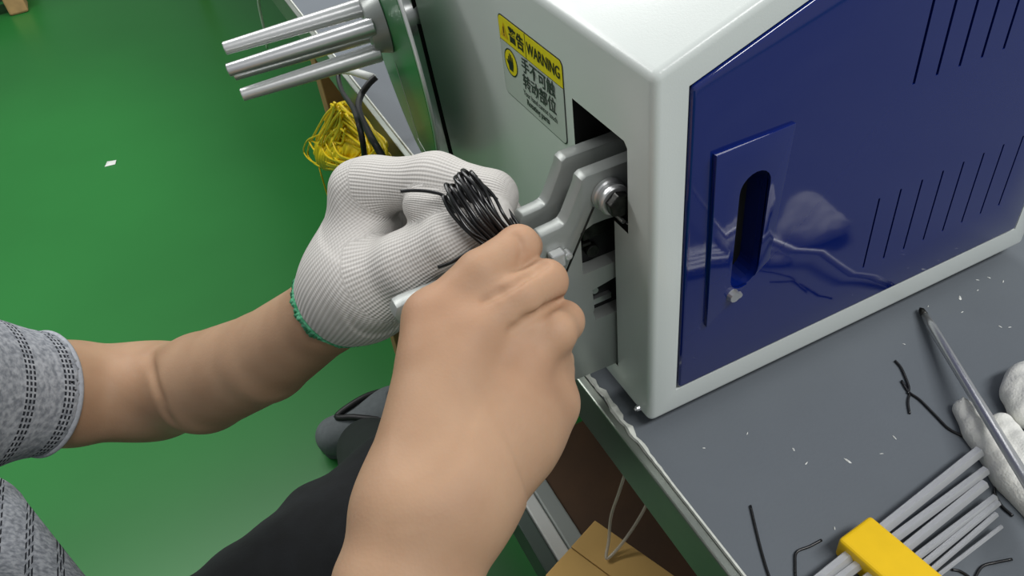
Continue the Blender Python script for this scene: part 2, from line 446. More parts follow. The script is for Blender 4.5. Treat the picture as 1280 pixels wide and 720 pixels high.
for p in cas.data.polygons:      # cut faces coloured black, standing in for the dark inside of the housing
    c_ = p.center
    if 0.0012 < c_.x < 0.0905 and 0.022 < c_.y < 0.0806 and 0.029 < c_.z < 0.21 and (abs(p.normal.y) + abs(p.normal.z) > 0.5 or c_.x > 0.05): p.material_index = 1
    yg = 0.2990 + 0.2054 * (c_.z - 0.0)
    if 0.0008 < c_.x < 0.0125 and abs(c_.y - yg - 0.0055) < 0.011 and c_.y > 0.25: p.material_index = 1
for y in (0.03, 0.35):
    for x in (0.025, LX - 0.03):
        solid('rubber_foot', cyl((x, y, 0.0003), (x, y, BZ + 0.001), 0.011, 0.013, 20), RUBBER, mc)
solid('base_tray', box(0.006, LX - 0.006, 0.006, 0.376, 0.0065, BZ + 0.0005), RUBBER, mc)
solid('corner_screw', join(cyl((0.0005, 0.0125, 0.0135), (-0.002, 0.0125, 0.0135), 0.0022, 0.0018, 12), cyl((-0.0018, 0.0125, 0.0135), (-0.0032, 0.0125, 0.0135), 0.0012, 0.001, 6)), STEEL, mc)
# ---- door
dp = shrink(dpoly, 0.0014)
door = link('door', fix(mesh('door', *prism(dp, 1, -0.0012, 0.0035))), BLUE, mc)
bv = door.modifiers.new('b', 'BEVEL'); bv.width = 0.0026; bv.segments = 3; bv.limit_method = 'ANGLE'
cut = []
for i in range(8):
    x = 0.1625 + i * 0.01715
    cut.append(prism([(x - 0.0007, 0.067), (x + 0.0007, 0.067), (x + 0.0007, 0.1225), (x - 0.0007, 0.1225)], 1, -0.02, 0.02))
    x = 0.168 + i * 0.0168
    cut.append(prism([(x - 0.0010, 0.197), (x + 0.0010, 0.197), (x + 0.0010, 0.262), (x - 0.0010, 0.262)], 1, -0.02, 0.02))
boolean(door, join(*cut))
def stadium(x, z0, z1, r, n=10):
    return [(x + r * math.cos(math.pi * k / n), z1 - r + r * math.sin(math.pi * k / n)) for k in range(n + 1)] + \
           [(x - r * math.cos(math.pi * k / n), z0 + r - r * math.sin(math.pi * k / n)) for k in range(n + 1)]
slot = prism(stadium(0.0625, 0.1005, 0.1825, 0.0105), 1, -0.03, 0.03)
boolean(door, slot)
smooth_by_angle(door, 0.5)
# raised grip plate, proud at its upper left, fading into the door at its foot
gv = [(0.0345, -0.0048, 0.203), (0.0855, -0.0030, 0.203), (0.0815, -0.0014, 0.112), (0.037, -0.0038, 0.081)]
gp = [(x, -0.0005, z) for x, y, z in gv] + gv
grip = link('grip_plate', fix(mesh('grip', gp, [(0, 1, 2, 3), (7, 6, 5, 4)] + [(i, i + 4, (i + 1) % 4 + 4, (i + 1) % 4) for i in range(4)])), BLUE, mc)
bv = grip.modifiers.new('b', 'BEVEL'); bv.width = 0.0012; bv.segments = 3; bv.limit_method = 'ANGLE'; bv.angle_limit = 0.5
boolean(grip, slot); smooth_by_angle(grip, 0.5)
grip.parent = door; grip.location = (0, 0, 0)
# deep cup behind the grip slot
ring_o = stadium(0.0625, 0.0985, 0.1845, 0.0125); ring_i = stadium(0.0625, 0.1005, 0.1825, 0.0105)
n = len(ring_o)
V = [(x, y, z) for y in (0.0036, 0.0155) for ring in (ring_o, ring_i) for x, z in ring]
F = []
for i in range(n):
    j = (i + 1) % n
    F += [(i, j, n + j, n + i), (2 * n + i, 3 * n + i, 3 * n + j, 2 * n + j), (i, 2 * n + i, 2 * n + j, j), (n + i, n + j, 3 * n + j, 3 * n + i)]
cup = solid('grip_cup', (V, F), BLUE, mc, smooth=False); cup.parent = door; cup.location = (0, 0, 0)
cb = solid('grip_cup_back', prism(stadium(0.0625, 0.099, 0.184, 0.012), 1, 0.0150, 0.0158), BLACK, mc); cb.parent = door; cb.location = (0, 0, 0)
lk = solid('latch_screw', join(cyl((0.0545, -0.0030, 0.0985), (0.0545, -0.0062, 0.0985), 0.0042, 0.0034, 14), cyl((0.0592, -0.003, 0.0965), (0.0592, -0.0048, 0.0965), 0.0022, 0.0018, 10)), STEEL, mc)
lk.parent = door; lk.location = (0, 0, 0)
# ---- warning label on the end face
def yz(vf): return vf
Y0, Y1, Z0, Z1 = 0.1705, 0.0880, 0.1735, 0.2275      # left edge (y high) to right edge
lab = solid('warning_label', prism(rrect(Y1, Y0, Z0, Z1, 0.004), 0, -0.0003, 0.0), INK, mc)
def sub(name, vf, material):
    o = solid(name, vf, material, mc); o.parent = lab; o.location = (0, 0, 0); return o
ZH = Z1 - 0.0165; t = 0.0007
face = [p for p in rrect(Y1 + t, Y0 - t, Z0 + t, Z1 - t, 0.0036)]
sub('label_field', prism([(y, min(z, ZH - t)) for y, z in face], 0, -0.0005, -0.0002), LWHITE)
sub('label_header', prism([(y, max(z, ZH)) for y, z in face], 0, -0.0005, -0.0002), LYEL)
ycut = Y0 - 0.037
sub('header_divider', box(-0.0006, -0.0004, ycut - 0.0003, ycut + 0.0003, ZH, Z1 - t), INK)
def ring(cy, cz, r0, r1, x, n=28):
    return [(x, cy + r * math.cos(2 * math.pi * k / n), cz + r * math.sin(2 * math.pi * k / n)) for r in (r0, r1) for k in range(n)], [(k, (k + 1) % n, n + (k + 1) % n, n + k) for k in range(n)]
def disc(cy, cz, r, x, n=28): return [(x, cy + r * math.cos(2 * math.pi * k / n), cz + r * math.sin(2 * math.pi * k / n)) for k in range(n)], [tuple(range(n))]
ic = (Y0 - 0.0135, Z1 - 0.0285)
sub('symbol_disc', disc(*ic, 0.0088, -0.00065), LYEL)
sub('symbol_ring', ring(*ic, 0.0083, 0.0092, -0.0007), INK)
hand = [[(-.0030, -.0055), (.0022, -.0055), (.0034, -.001), (.0034, .001), (-.0034, .001), (-.0036, -.002)]] + [[(x - .00065, .0008), (x + .00065, .0008), (x + .0005, h), (x - .0005, h)] for x, h in ((-.0028, .0036), (-.0010, .0060), (.0008, .0058), (.0026, .0044))] + [[(-.0032, -.003), (-.0060, .0002), (-.0052, .0012), (-.0030, -.0006)]]
sub('symbol_hand', join(*[([(-0.0008, ic[0] - x, ic[1] + z) for x, z in p], [tuple(range(len(p)))]) for p in hand]), INK)
tri = (Y0 - 0.0078, ZH + 0.0072)
sub('alert_triangle', join(([(-0.0007, tri[0] + 0.0052, tri[1] - 0.0044), (-0.0007, tri[0] - 0.0052, tri[1] - 0.0044), (-0.0007, tri[0], tri[1] + 0.0052)], [(0, 1, 2)])), mat('label_amber', srgb(214, 176, 10), 0.4))
sub('alert_mark', join(box(-0.0009, -0.0008, tri[0] - 0.0005, tri[0] + 0.0005, tri[1] - 0.0016, tri[1] + 0.0026), box(-0.0009, -0.0008, tri[0] - 0.0005, tri[0] + 0.0005, tri[1] - 0.0032, tri[1] - 0.0023)), INK)
def text(body, y, z, size, material, name='lettering', sx=1.0, bold=0.0):
    cu = bpy.data.curves.new('t', 'FONT'); cu.body = body; cu.size = size; cu.extrude = 0.00005; cu.offset = bold; cu.resolution_u = 3
    o = bpy.data.objects.new('t', cu); col.objects.link(o)
    dg = bpy.context.evaluated_depsgraph_get(); dg.update()
    me = bpy.data.meshes.new_from_object(o.evaluated_get(dg)); bpy.data.objects.remove(o)
    me.transform(Matrix(((0, 0, -1, -0.0008), (-sx, 0, 0, y), (0, 1, 0, z), (0, 0, 0, 1))))
    o = link(name, me, material, mc); o.parent = lab; o.location = (0, 0, 0); return o
text('警告', Y0 - 0.0145, ZH + 0.0040, 0.0105, INK, bold=0.0002)
text('WARNING', ycut - 0.0020, ZH + 0.0046, 0.0105, INK, sx=0.80, bold=0.0001)
DINK = mat('label_grey_ink', srgb(52, 58, 56), 0.5)
text('手不可触', Y0 - 0.0290, Z1 - 0.0265, 0.0108, DINK, bold=0.00015)
text('转动部位', Y0 - 0.0290, Z1 - 0.0375, 0.0108, DINK, bold=0.00015)
text('Your hand cannot touch', Y0 - 0.0285, Z1 - 0.0436, 0.0054, DINK, sx=0.82)
text('Rotating parts', Y0 - 0.0320, Z1 - 0.0492, 0.0058, DINK, sx=0.9, bold=0.0001)
# ---- steel arms reaching out of the opening
armp = [(0.070, 0.185), (-0.0150, 0.185), (-0.0178, 0.1835), (-0.0190, 0.1790), (-0.0275, 0.1620), (-0.0300, 0.1590), (-0.0335, 0.1580), (-0.0445, 0.1572), (-0.0470, 0.1550), (-0.0475, 0.1500),
        (-0.0520, 0.1480), (-0.090, 0.1482), (-0.1270, 0.1487), (-0.1312, 0.1478), (-0.1338, 0.1425), (-0.1300, 0.1320), (-0.046, 0.098), (-0.036, 0.085), (-0.0330, 0.0315), (0.0, 0.0300), (0.070, 0.0300)]
def arm(y, th, windows):
    pf = armp if windows else armp[:10] + [(-0.046, 0.098)] + armp[17:]
    o = link('arm_plate', fix(mesh('arm', *prism(pf, 1, y, y + th))), ALUD, mc)
    bv = o.modifiers.new('b', 'BEVEL'); bv.width = 0.0009; bv.segments = 2; bv.limit_method = 'ANGLE'; bv.angle_limit = 0.3
    if windows:
        boolean(o, join(prism([(0.012, 0.1180), (-0.0205, 0.1180), (-0.0205, 0.1490), (-0.012, 0.1520), (-0.004, 0.1520), (0.012, 0.1500)], 1, y - 0.02, y + 0.03),
                        prism([(0.012, 0.0775), (-0.0135, 0.0775), (-0.0150, 0.0850), (-0.0140, 0.0870), (-0.0148, 0.1030), (0.012, 0.1080)], 1, y - 0.02, y + 0.03)))
    else: boolean(o, prism([(0.1, 0), (0.1, 0.01), (0.11, 0.01), (0.11, 0)], 1, 0, 0.1))
    smooth_by_angle(o, 0.45); return o
arm(0.0402, 0.0095, True); arm(0.0622, 0.0095, False)
def ycyl(x, z, y0, y1, r, r2=None, n=24, e=0.0): return cyl((x, y0, z), (x, y1, z), r, r2, n, e)
bx, bz = -0.0030, 0.1700
bolt = solid('pivot_bolt', join(ycyl(bx, bz, 0.0402, 0.0362, 0.0098, n=28, e=0.0008), ycyl(bx, bz, 0.0362, 0.0336, 0.0078), ycyl(bx, bz, 0.0336, 0.0300, 0.0092, n=28, e=0.0008)), ALU, mc)
solid('bolt_head', ycyl(bx, bz, 0.0300, 0.0245, 0.0074, n=6), DSTEEL, mc, bevel=0.0006)
smooth_by_angle(bolt, 0.6)
hx = solid('lock_nut', join(ycyl(bx + 0.0075, bz - 0.011, 0.0402, 0.0290, 0.0050, n=6), ycyl(bx + 0.010, bz - 0.019, 0.0402, 0.0320, 0.0040, n=6)), DSTEEL, mc)
solid('small_screw', join(ycyl(bx + 0.003, bz - 0.0135, 0.0402, 0.0275, 0.0014, n=10), ycyl(bx + 0.008, bz - 0.0195, 0.0402, 0.0300, 0.0012, n=10)), STEEL, mc)
solid('inner_block', join(box(-0.0195, 0.03, 0.0500, 0.0618, 0.112, 0.1525), box(-0.0142, 0.03, 0.0500, 0.0618, 0.074, 0.106)), RUBBER, mc)
solid('inner_link', join(box(-0.0155, 0.004, 0.0470, 0.0500, 0.136, 0.1475), ycyl(-0.0100, 0.1275, 0.050, 0.0455, 0.0042), box(-0.0165, -0.0105, 0.0462, 0.050, 0.1325, 0.1345)), DSTEEL, mc, bevel=0.0006)
solid('inner_pin', join(ycyl(-0.0102, 0.0965, 0.050, 0.0450, 0.0022, n=12), box(-0.0145, 0.002, 0.0470, 0.050, 0.0835, 0.0880)), STEEL, mc)
p0, p1 = on(742, 259, 1, 0.036), on(707, 342, 1, 0.036)
solid('trigger_rod', tube([p0, p1], 0.00065, 8), DSTEEL, mc)
q = on(700, 322, 1, 0.036)
solid('clip_block', join(box(q[0] - 0.006, q[0] + 0.003, 0.034, 0.0402, q[2] - 0.006, q[2] + 0.004), ycyl(q[0] + 0.005, q[2] - 0.001, 0.0402, 0.0345, 0.0028, n=12)), ALU, mc, bevel=0.001)
# ---- winding reel behind
rd = _ray(500, 60); nrm = np.array([-1.0, 0, 0]) + 0.135 * rd / np.linalg.norm(rd); nrm /= np.linalg.norm(nrm)
rc = on(481.5, 26, 0, -0.020); RR = 0.126
ru = np.cross(nrm, [0, 0, 1]); ru /= np.linalg.norm(ru); rv = np.cross(ru, nrm)
reel = solid('reel_disc', cyl(rc + nrm * 0.0012, rc - nrm * 0.0012, RR, RR, 96, 0.0004), GREEND, mc)
smooth_by_angle(reel, 0.5)
def rsub(name, vf, material, ang=0.6):
    o = solid(name, vf, material, mc); o.parent = reel; o.location = (0, 0, 0); return smooth_by_angle(o, ang)
th = np.linspace(0, 2 * math.pi, 97)
rsub('reel_rim', tube([rc - nrm * 0.0007 + (RR + 0.0006) * (math.cos(a) * ru + math.sin(a) * rv) for a in th], 0.0016, 8, cap=False), ALU)
rsub('reel_shaft', join(cyl(rc - nrm * 0.0012, rc - nrm * 0.038, 0.0185, 0.0185, 36, 0.001), cyl(rc - nrm * 0.030, rc - nrm * 0.06, 0.010, 0.010, 20)), ALU)
rsub('reel_hub', join(cyl(rc + nrm * 0.0012, rc + nrm * 0.016, 0.026, 0.022, 40, 0.001)), ALUD)
for k in range(4):
    a = math.radians(90 * k + 60)
    o_ = rc - rv * 0.004 + 0.0190 * (math.cos(a) * ru + math.sin(a) * rv)
    b0 = o_ + nrm * 0.012; b1 = o_ + nrm * (0.130 + 0.002 * (k % 2))
    rsub('reel_rod', cyl(b0, b1, 0.0078, 0.0052, 28, 0.0006), STEEL if k % 2 else ALU)
s0, s1 = 0.35, 0.95
for (ra_, t0, t1, off) in ((0.06, 0.30, 0.92, -0.25), (0.05, 0.86, 0.95, -0.62)):
    e0 = rc + nrm * 0.00145 + RR * t0 * (math.cos(-1.5 + off * 0.3) * ru + math.sin(-1.5 + off * 0.3) * rv); e1 = rc + nrm * 0.00145 + RR * t1 * (math.cos(-1.5 + off) * ru + math.sin(-1.5 + off) * rv)
    rsub('disc_line', tube([e0, e1], 0.0003, 5), WHITEP)  # thin white line laid on the disc face

# ------------------------------------------------------------------ person
P = at
R_ELB = P(452, 1500, 0.315)
sc = 0.001
def pts(d): return {k: P(*v) for k, v in d.items()}
J = pts(dict(w1=(480, 730, .334), w2=(538, 730, .338), c1=(508, 632, .346), c2=(522, 640, .3425), c3=(548, 640, .3435), c4=(568, 630, .350),
             mi=(541, 398, .386), mm=(589, 424, .380), mr=(648, 462, .387), ml=(682, 503, .402),
             ip=(600, 342, .391), id=(648, 308, .404), it=(657, 308, .424),
             mp=(650, 374, .386), md=(682, 352, .400), mt=(680, 353, .424),
             rp=(692, 416, .391), rd=(704, 402, .405), rt=(698, 404, .429),
             lp=(692, 462, .407), ld=(694, 452, .424), lt=(682, 446, .440),
             tc=(530, 555, .378), tm=(556, 455, .414), ti=(606, 372, .434), tt=(645, 328, .432), hy=(640, 540, .383), hy0=(584, 615, .360)))
E1 = P(425, 1500, .315); E2 = P(500, 1500, .325)
ra = [  # forearm and hand, radii in metres
    (E1, J['w1'], .038, .0205, .004), (E2, J['w2'], .038, .0205, .024),
    (J['w1'], J['c1'], .0200, .0172, .004), (J['w2'], J['c4'], .0205, .0195, .004),
    (J['c1'], J['mi'], .0172, .0126, .016), (J['c2'], J['mm'], .0195, .0128, .018), (J['c3'], J['mr'], .0195, .0124, .016), (J['c4'], J['ml'], .0185, .0118, .018),
    (J['hy0'], J['hy'], .0195, .0185, .02), (J['hy'], J['ml'], .0185, .0125, .018),
    (J['c1'], J['tc'], .0165, .017, .012), (J['tc'], J['tm'], .0175, .0135, .012), (J['tm'], J['ti'], .0130, .0115, .006), (J['ti'], J['tt'], .0113, .0092, .004),
    (J['mi'], J['ip'], .0122, .0113, .0055), (J['ip'], J['id'], .0112, .0104, .003), (J['id'], J['it'], .0104, .0090, .003),
    (J['mm'], J['mp'], .0122, .0116, .0055), (J['mp'], J['md'], .0114, .0108, .003), (J['md'], J['mt'], .0106, .0092, .003),
    (J['mr'], J['rp'], .0118, .0108, .0055), (J['rp'], J['rd'], .0108, .0102, .003), (J['rd'], J['rt'], .0102, .0088, .003),
    (J['ml'], J['lp'], .0108, .0098, .005), (J['lp'], J['ld'], .0098, .0092, .003), (J['ld'], J['lt'], .0092, .0080, .003)]
# knuckle heads and extensor ridges, pressed softly out of the back of the hand
toc = -RC[2]
for a, b in (('mi', 'c1'), ('mm', 'c2'), ('mr', 'c3'), ('ml', 'c4')):
    k_ = J[a] + toc * 0.0034; ra.append((k_, k_ + (J[b] - J[a]) * 0.22, .0105, .0088, .010))
# webs of skin between the proximal phalanges
for a, b, r0_, r1_ in (((566, 410, .384), (616, 370, .3895), .0112, .0100), ((620, 442, .3845), (652, 412, .3885), .0110, .0100), ((666, 480, .394), (690, 446, .3985), .0100, .0090)):
    ra.append((P(*a), P(*b), r0_, r1_, .006))
def groove(prims, path, r, out, k=.003):
    q = [surf(prims, x, y) for x, y in path]; q = [p_ + toc * out for p_ in q if p_ is not None]
    return [(q[i], q[i + 1], r, r, k) for i in range(len(q) - 1)]
rcut = groove(ra, [(643, 293), (651, 303), (655, 316), (651, 324)], .0017, .0010, .0015) + groove(ra, [(606, 374), (625, 364), (645, 353), (664, 341), (682, 329)], .0024, .0006, .002) + groove(ra, [(640, 414), (658, 401), (680, 388), (700, 376), (714, 370)], .0024, .0006, .002)
rh = sdf(ra, 0.00125, rcut, smooth=3)
L = pts(dict(w=(410, 390, .526), f1=(332, 446, .585), f2=(255, 478, .645), el=(192, 489, .700), el2=(180, 490, .705), up=(95, 492, .660), u2=(-60, 492, .575), sh=(-265, 455, .455)))
la = [(L['w'], L['f1'], .0255, .0325, .01), (L['f1'], L['f2'], .0325, .0395, .004), (L['f2'], L['el'], .0395, .0350, .004),
      (L['el'], L['up'], .0350, .0420, .03), (L['up'], L['u2'], .0420, .046, .004), (L['u2'], L['sh'], .046, .055, .004)]
gw = P(470, 335, .50)
la.append((L['w'], gw, .0235, .022, .01))
lcut = groove(la, [(187, 440), (190, 465), (200, 500), (214, 530)], .0040, .0030, .004)
lh = sdf(la, 0.0022, lcut, smooth=9)
SHL = L['sh']; SHR = np.array([-0.46, -0.20, 0.17])
BX = -0.505; HX = BX - 0.055
ta = [((BX, .13, .15), (BX, -.14, .15), .070, .070, .05), ((BX, .07, .08), (BX, .06, -.2), .100, .108, .08), ((BX, -.07, .08), (BX, -.06, -.2), .100, .108, .08),
      ((BX, .13, .15), SHL, .065, .055, .04), ((BX, -.13, .15), SHR, .065, .055, .04), (SHR, R_ELB, .05, .042, .03),
      ((BX - .01, 0, .2), (HX + .05, 0, .33), .055, .052, .04),
      ((HX + .045, 0, .40), (HX + .070, 0, .455), .078, .086, .03), ((HX + .095, 0, .345), (HX + .112, 0, .335), .045, .034, .05), ((HX + .148, 0, .412), (HX + .154, 0, .384), .007, .0125, .012),
      ((HX + .140, .018, .347), (HX + .140, -.018, .347), .008, .008, .008), ((HX + .140, .016, .358), (HX + .140, -.016, .358), .006, .006, .006),
      ((HX + .04, .082, .40), (HX + .04, .084, .37), .018, .010, .01), ((HX + .04, -.082, .40), (HX + .04, -.084, .37), .018, .010, .01)]
tcut = [((HX + .152, .030, .412), (HX + .152, .036, .412), .014, .014, .010), ((HX + .152, -.030, .412), (HX + .152, -.036, .412), .014, .014, .010)]
to = sdf(ta, 0.0042, tcut, smooth=2)
per = thing('person', 'seated worker in grey striped T-shirt, one hand gloved, twisting black wires', 'person', (-0.5, 0.0, FLOOR))
BV, BF = np_join(rh, lh, to)
me = np_mesh('body', BV, BF)
fl = np.zeros(len(BV))
for k_, r_, a_ in (('mi', .016, .9), ('mm', .016, .6), ('mr', .015, .9), ('ml', .015, .6), ('id', .014, .8), ('md', .014, .7), ('rd', .014, .7), ('it', .013, 1), ('ip', .012, .5), ('mp', .012, .5), ('rp', .012, .6)):
    fl = np.maximum(fl, a_ * np.exp(-(np.linalg.norm(BV - J[k_], axis=1) / (r_ * 1.3)) ** 2))
set_float(me, 'flush', fl)
body = link('body', me, SKIN, per)
hr = sdf([((HX + .028, 0, .44), (HX + .055, 0, .480), .086, .090, .02), ((HX - .005, 0, .36), (HX + .01, 0, .42), .06, .078, .03)], 0.006, [((HX + .19, 0, .38), (HX + .17, 0, .42), .086, .088, .01)])
link('hair', np_mesh('hair', *hr), HAIR, per)
for s_ in (1, -1):
    e = solid('eye', cyl((HX + .118, s_ * .032, .411), (HX + .1385, s_ * .032, .410), .0105, .0055, 16), mat('dark_eye', srgb(22, 16, 14), 0.2), per, smooth=True)
# ---- shirt
up_dir = (L['u2'] - L['up']) / np.linalg.norm(L['u2'] - L['up'])
hem = L['up'] + up_dir * 0.030
hemR = SHR + (R_ELB - SHR) * 0.62
sa = [(hem, L['u2'], .0475, .0525, .001), (L['u2'], SHL, .0525, .063, .02),
      ((BX, .13, .15), SHL, .074, .063, .04), ((BX, -.13, .15), SHR, .074, .063, .04), (SHR, hemR, .060, .056, .03),
      ((BX, .13, .15), (BX, -.14, .15), .078, .078, .05), ((BX, .075, .08), (BX, .07, -.22), .108, .118, .08), ((BX, -.07, .08), (BX, -.07, -.22), .108, .118, .08),
      (P(-48, 668, .67), P(40, 860, .62), .050, .072, .06)]
hd = hem - up_dir * 0.07
scut = [(hd, hem + up_dir * 0.02, .0445, .0435, .001), (hemR + (R_ELB - SHR) * 0.3, hemR - (R_ELB - SHR) * 0.02, .062, .052, .002), ((BX + .02, 0, .27), (BX + .03, 0, .36), .062, .075, .01)]
SV, SF = sdf(sa, 0.0030, scut, smooth=1, planes=[(hem, up_dir, 0.09)])
me = np_mesh('shirt', SV, SF)
dS = seg_d(SV, hem - up_dir * 0.02, SHL, .05, .06); dT = SV[:, 1] - 0.165
arm_ax = (SHL - hem) / np.linalg.norm(SHL - hem)
s1_ = np.cross(arm_ax, [0, 0, 1]); s1_ /= np.linalg.norm(s1_); s2_ = np.cross(arm_ax, s1_)
q_ = SV - hem
uS = q_ @ up_dir; vS = np.arctan2(q_ @ s1_, q_ @ s2_) * 0.05
qx = SV - np.array([BX, 0, 0])
ts = np.cross(RC[1], _ray(60, 660)); ts /= np.linalg.norm(ts); uT = SV @ ts * 1.6 + 5.1; vT = SV[:, 2] + SV[:, 1] * 0.6
isS = (np.abs(dS) < 0.02) & (SV[:, 0] > BX + 0.0)
u_ = np.where(isS, uS + 0.0005, uT); v_ = np.where(isS, vS, vT)
set_vec(me, 'knit', np.stack([u_, v_, 0 * u_], 1))
shirt = link('shirt', me, SHIRT, per)
hc = [hem + 0.0462 * (math.cos(a) * s1_ + math.sin(a) * s2_) for a in np.linspace(0, 2 * math.pi, 65)]
hc = [p_ - up_dir * ((p_ - hem) @ up_dir) for p_ in hc]
hm = solid('sleeve_hem', tube(hc, 0.0030, 8, cap=False), mat('grey_jersey_hem', srgb(158, 161, 168), 0.95, noise=0.15, nscale=300), per, smooth=True)
hm.parent = shirt; hm.location = (0, 0, 0)
# ---- trousers and shoes
KL = np.array([-0.135, 0.235, -0.275]); AL = np.array([-0.135, 0.585, -0.60]); KR = np.array([-0.09, -0.16, -0.275]); AR = np.array([-0.10, -0.12, -0.62])
pa = [((BX - .02, .07, -.24), (BX - .02, -.07, -.24), .118, .118, .03), ((BX + .02, .09, -.265), KL, .088, .070, .05), (KL, AL, .066, .052, .02),
      ((BX + .02, -.09, -.265), KR, .088, .070, .05), (KR, AR, .066, .052, .02)]
# folds of cloth across the thigh
fd = (KL - np.array([BX, .09, -.265])); 
for tt_, a_ in ((.45, .3), (.58, .1), (.70, -.2), (.8, .25)):
    c_ = np.array([BX, .09, -.265]) + fd * tt_; r0_ = .052
    pa.append((c_ + np.array([-.02, .035 + a_ * .03, .030]), c_ + np.array([.03, -.02, .045]), .022, .018, .02))
pv = sdf(pa, 0.0045, smooth=2)
link('trousers', np_mesh('trousers', *pv), TROUS, per)
def shoe(base, d):
    d = np.array([d[0], d[1], 0.0]); d /= np.linalg.norm(d); s = np.array([-d[1], d[0], 0]); z = np.array([0, 0, 1.0]); b = np.array([base[0], base[1], FLOOR])
    X = lambda f, l, h: b + d * f + s * l + z * h
    up = sdf([(X(-.08, 0, .045), X(.02, 0, .045), .040, .045, .03), (X(.02, 0, .045), X(.125, .006, .036), .045, .034, .03), (X(-.09, 0, .07), X(-.03, 0, .07), .036, .036, .03)], 0.004,
             [(X(-.085, 0, .115), X(-.005, 0, .105), .032, .027, .004)])
    up[0][:, 2] = np.maximum(up[0][:, 2], FLOOR + 0.012)
    o = link('shoe', np_mesh('shoe', *up), SHOE, per)
    out = [X(-.125, 0, 0)[:2], X(-.10, .036, 0)[:2], X(0, .044, 0)[:2], X(.09, .046, 0)[:2], X(.145, .026, 0)[:2], X(.160, 0, 0)[:2], X(.145, -.03, 0)[:2], X(.09, -.046, 0)[:2], X(0, -.042, 0)[:2], X(-.10, -.036, 0)[:2]]
    sole = solid('sole', prism([tuple(v) for v in out], 2, FLOOR, FLOOR + 0.016), mat('dark_sole', srgb(70, 76, 78), 0.7), per, bevel=0.004); sole.parent = o; sole.location = (0, 0, 0)
    ln = [X(.0, .038, .070), X(.05, .028, .080), X(.085, .014, .081), X(.112, 0, .075), X(.085, -.014, .081), X(.05, -.028, .080), X(.0, -.038, .070)]
    tr = solid('trim', tube(spline(ln, 8), 0.0055, 8), RUBBER, per, smooth=True); tr.parent = o; tr.location = (0, 0, 0)
    op = solid('opening', tube([X(-.09, 0, .066), X(-.06, 0, .069), X(.0, 0, .067), X(.04, 0, .064), X(.058, 0, .062)], [.026, .035, .029, .026, .012], 20), RUBBER, per); op.parent = o; op.location = (0, 0, 0)
    return o
tp = on(404, 562, 2, FLOOR); sd_ = np.array([-1.0, 0.25]) / math.hypot(1, .25)
shoe((tp[0] - sd_[0] * .155, tp[1] - sd_[1] * .155), sd_); shoe((-0.05, -0.11), (1, 0.05))
# ---- knitted glove on the left hand
G = pts(dict(w=(417, 382, .521), p0=(452, 353, .506), k=(450, 238, .490), i0=(470, 232, .484), i1=(545, 226, .466), i2=(614, 246, .457), i3=(606, 268, .452), i4=(528, 257, .458),
             m0=(462, 275, .520), m1=(560, 262, .497), m2=(622, 272, .482), m3=(560, 285, .475), r0=(470, 310, .535), r1=(560, 300, .515), l0=(475, 350, .535), l1=(545, 335, .52),
             t0=(464, 354, .484), t1=(508, 331, .466), t2=(562, 301, .450), t3=(614, 276, .443)))
HA = (G['m1'] - G['w']); HA /= np.linalg.norm(HA)
gp_ = [('w', 'p0', .0275, .0270, .004, 0), ('p0', 'k', .0265, .0175, .022, 0), ('p0', 'm0', .027, .020, .02, 0), ('p0', 'r0', .027, .020, .02, 0), ('p0', 'l0', .024, .018, .02, 0), ('p0', 't0', .025, .0215, .02, 0),
       ('k', 'i0', .0165, .0158, .008, 1), ('i0', 'i1', .0158, .0150, .008, 1), ('i1', 'i2', .0150, .0148, .008, 1), ('i2', 'i3', .0142, .0130, .004, 1), ('i3', 'i4', .0128, .0112, .003, 2),
       ('m0', 'm1', .016, .0155, .006, 1), ('m1', 'm2', .0155, .0145, .005, 1), ('m2', 'm3', .014, .013, .004, 1), ('r0', 'r1', .016, .0155, .006, 1), ('l0', 'l1', .015, .014, .006, 1),
       ('t0', 't1', .0215, .0185, .010, 3), ('t1', 't2', .0190, .0155, .006, 3), ('t2', 't3', .0155, .0130, .004, 3)]
cb_ = (G['p0'] - G['w']) / np.linalg.norm(G['p0'] - G['w'])
GP = [(G[a], G[b], x, y, k) for a, b, x, y, k, g in gp_]
GV, GF = sdf(GP, 0.0013, smooth=3, planes=[(G['w'], cb_, 0.05)])
cb_ = (G['p0'] - G['w']) / np.linalg.norm(G['p0'] - G['w'])
me = np_mesh('glove', GV, GF)
best = np.full(len(GV), 9.0); U_ = np.zeros(len(GV)); V_ = np.zeros(len(GV))
gdir = {0: (G['w'], G['k'] * 0.5 + G['t1'] * 0.5), 1: (G['i0'], G['i2']), 2: (G['i3'], G['i4']), 3: (G['t0'], G['t3'])}
for a, b, x, y, k, g in gp_:
    d_ = seg_d(GV, G[a], G[b], x, y); msk = d_ < best; best = np.minimum(best, d_)
    o_, e_ = gdir[g]; ax_ = (e_ - o_) / np.linalg.norm(e_ - o_); sd = np.cross(ax_, toc); sd /= np.linalg.norm(sd); dp_ = np.cross(ax_, sd)
    q_ = GV - o_; U_[msk] = (q_ @ ax_)[msk]
    rr_ = .032 if g == 0 else .016
    V_[msk] = ((np.arctan2(q_ @ sd, -(q_ @ dp_) * np.sign((-dp_) @ toc) + (0.02 if g == 0 else 0.0))) * rr_)[msk]
set_vec(me, 'knit', np.stack([U_, V_, 0 * U_], 1))
glove = link('glove', me, KNIT, per)
glove['label'] = 'white knitted cotton work glove with green overlocked cuff'
cu_ = np.cross(cb_, [0, 0, 1]); cu_ /= np.linalg.norm(cu_); cv_ = np.cross(cb_, cu_)
cuffc = G['w'] - cb_ * 0.001
loops = []
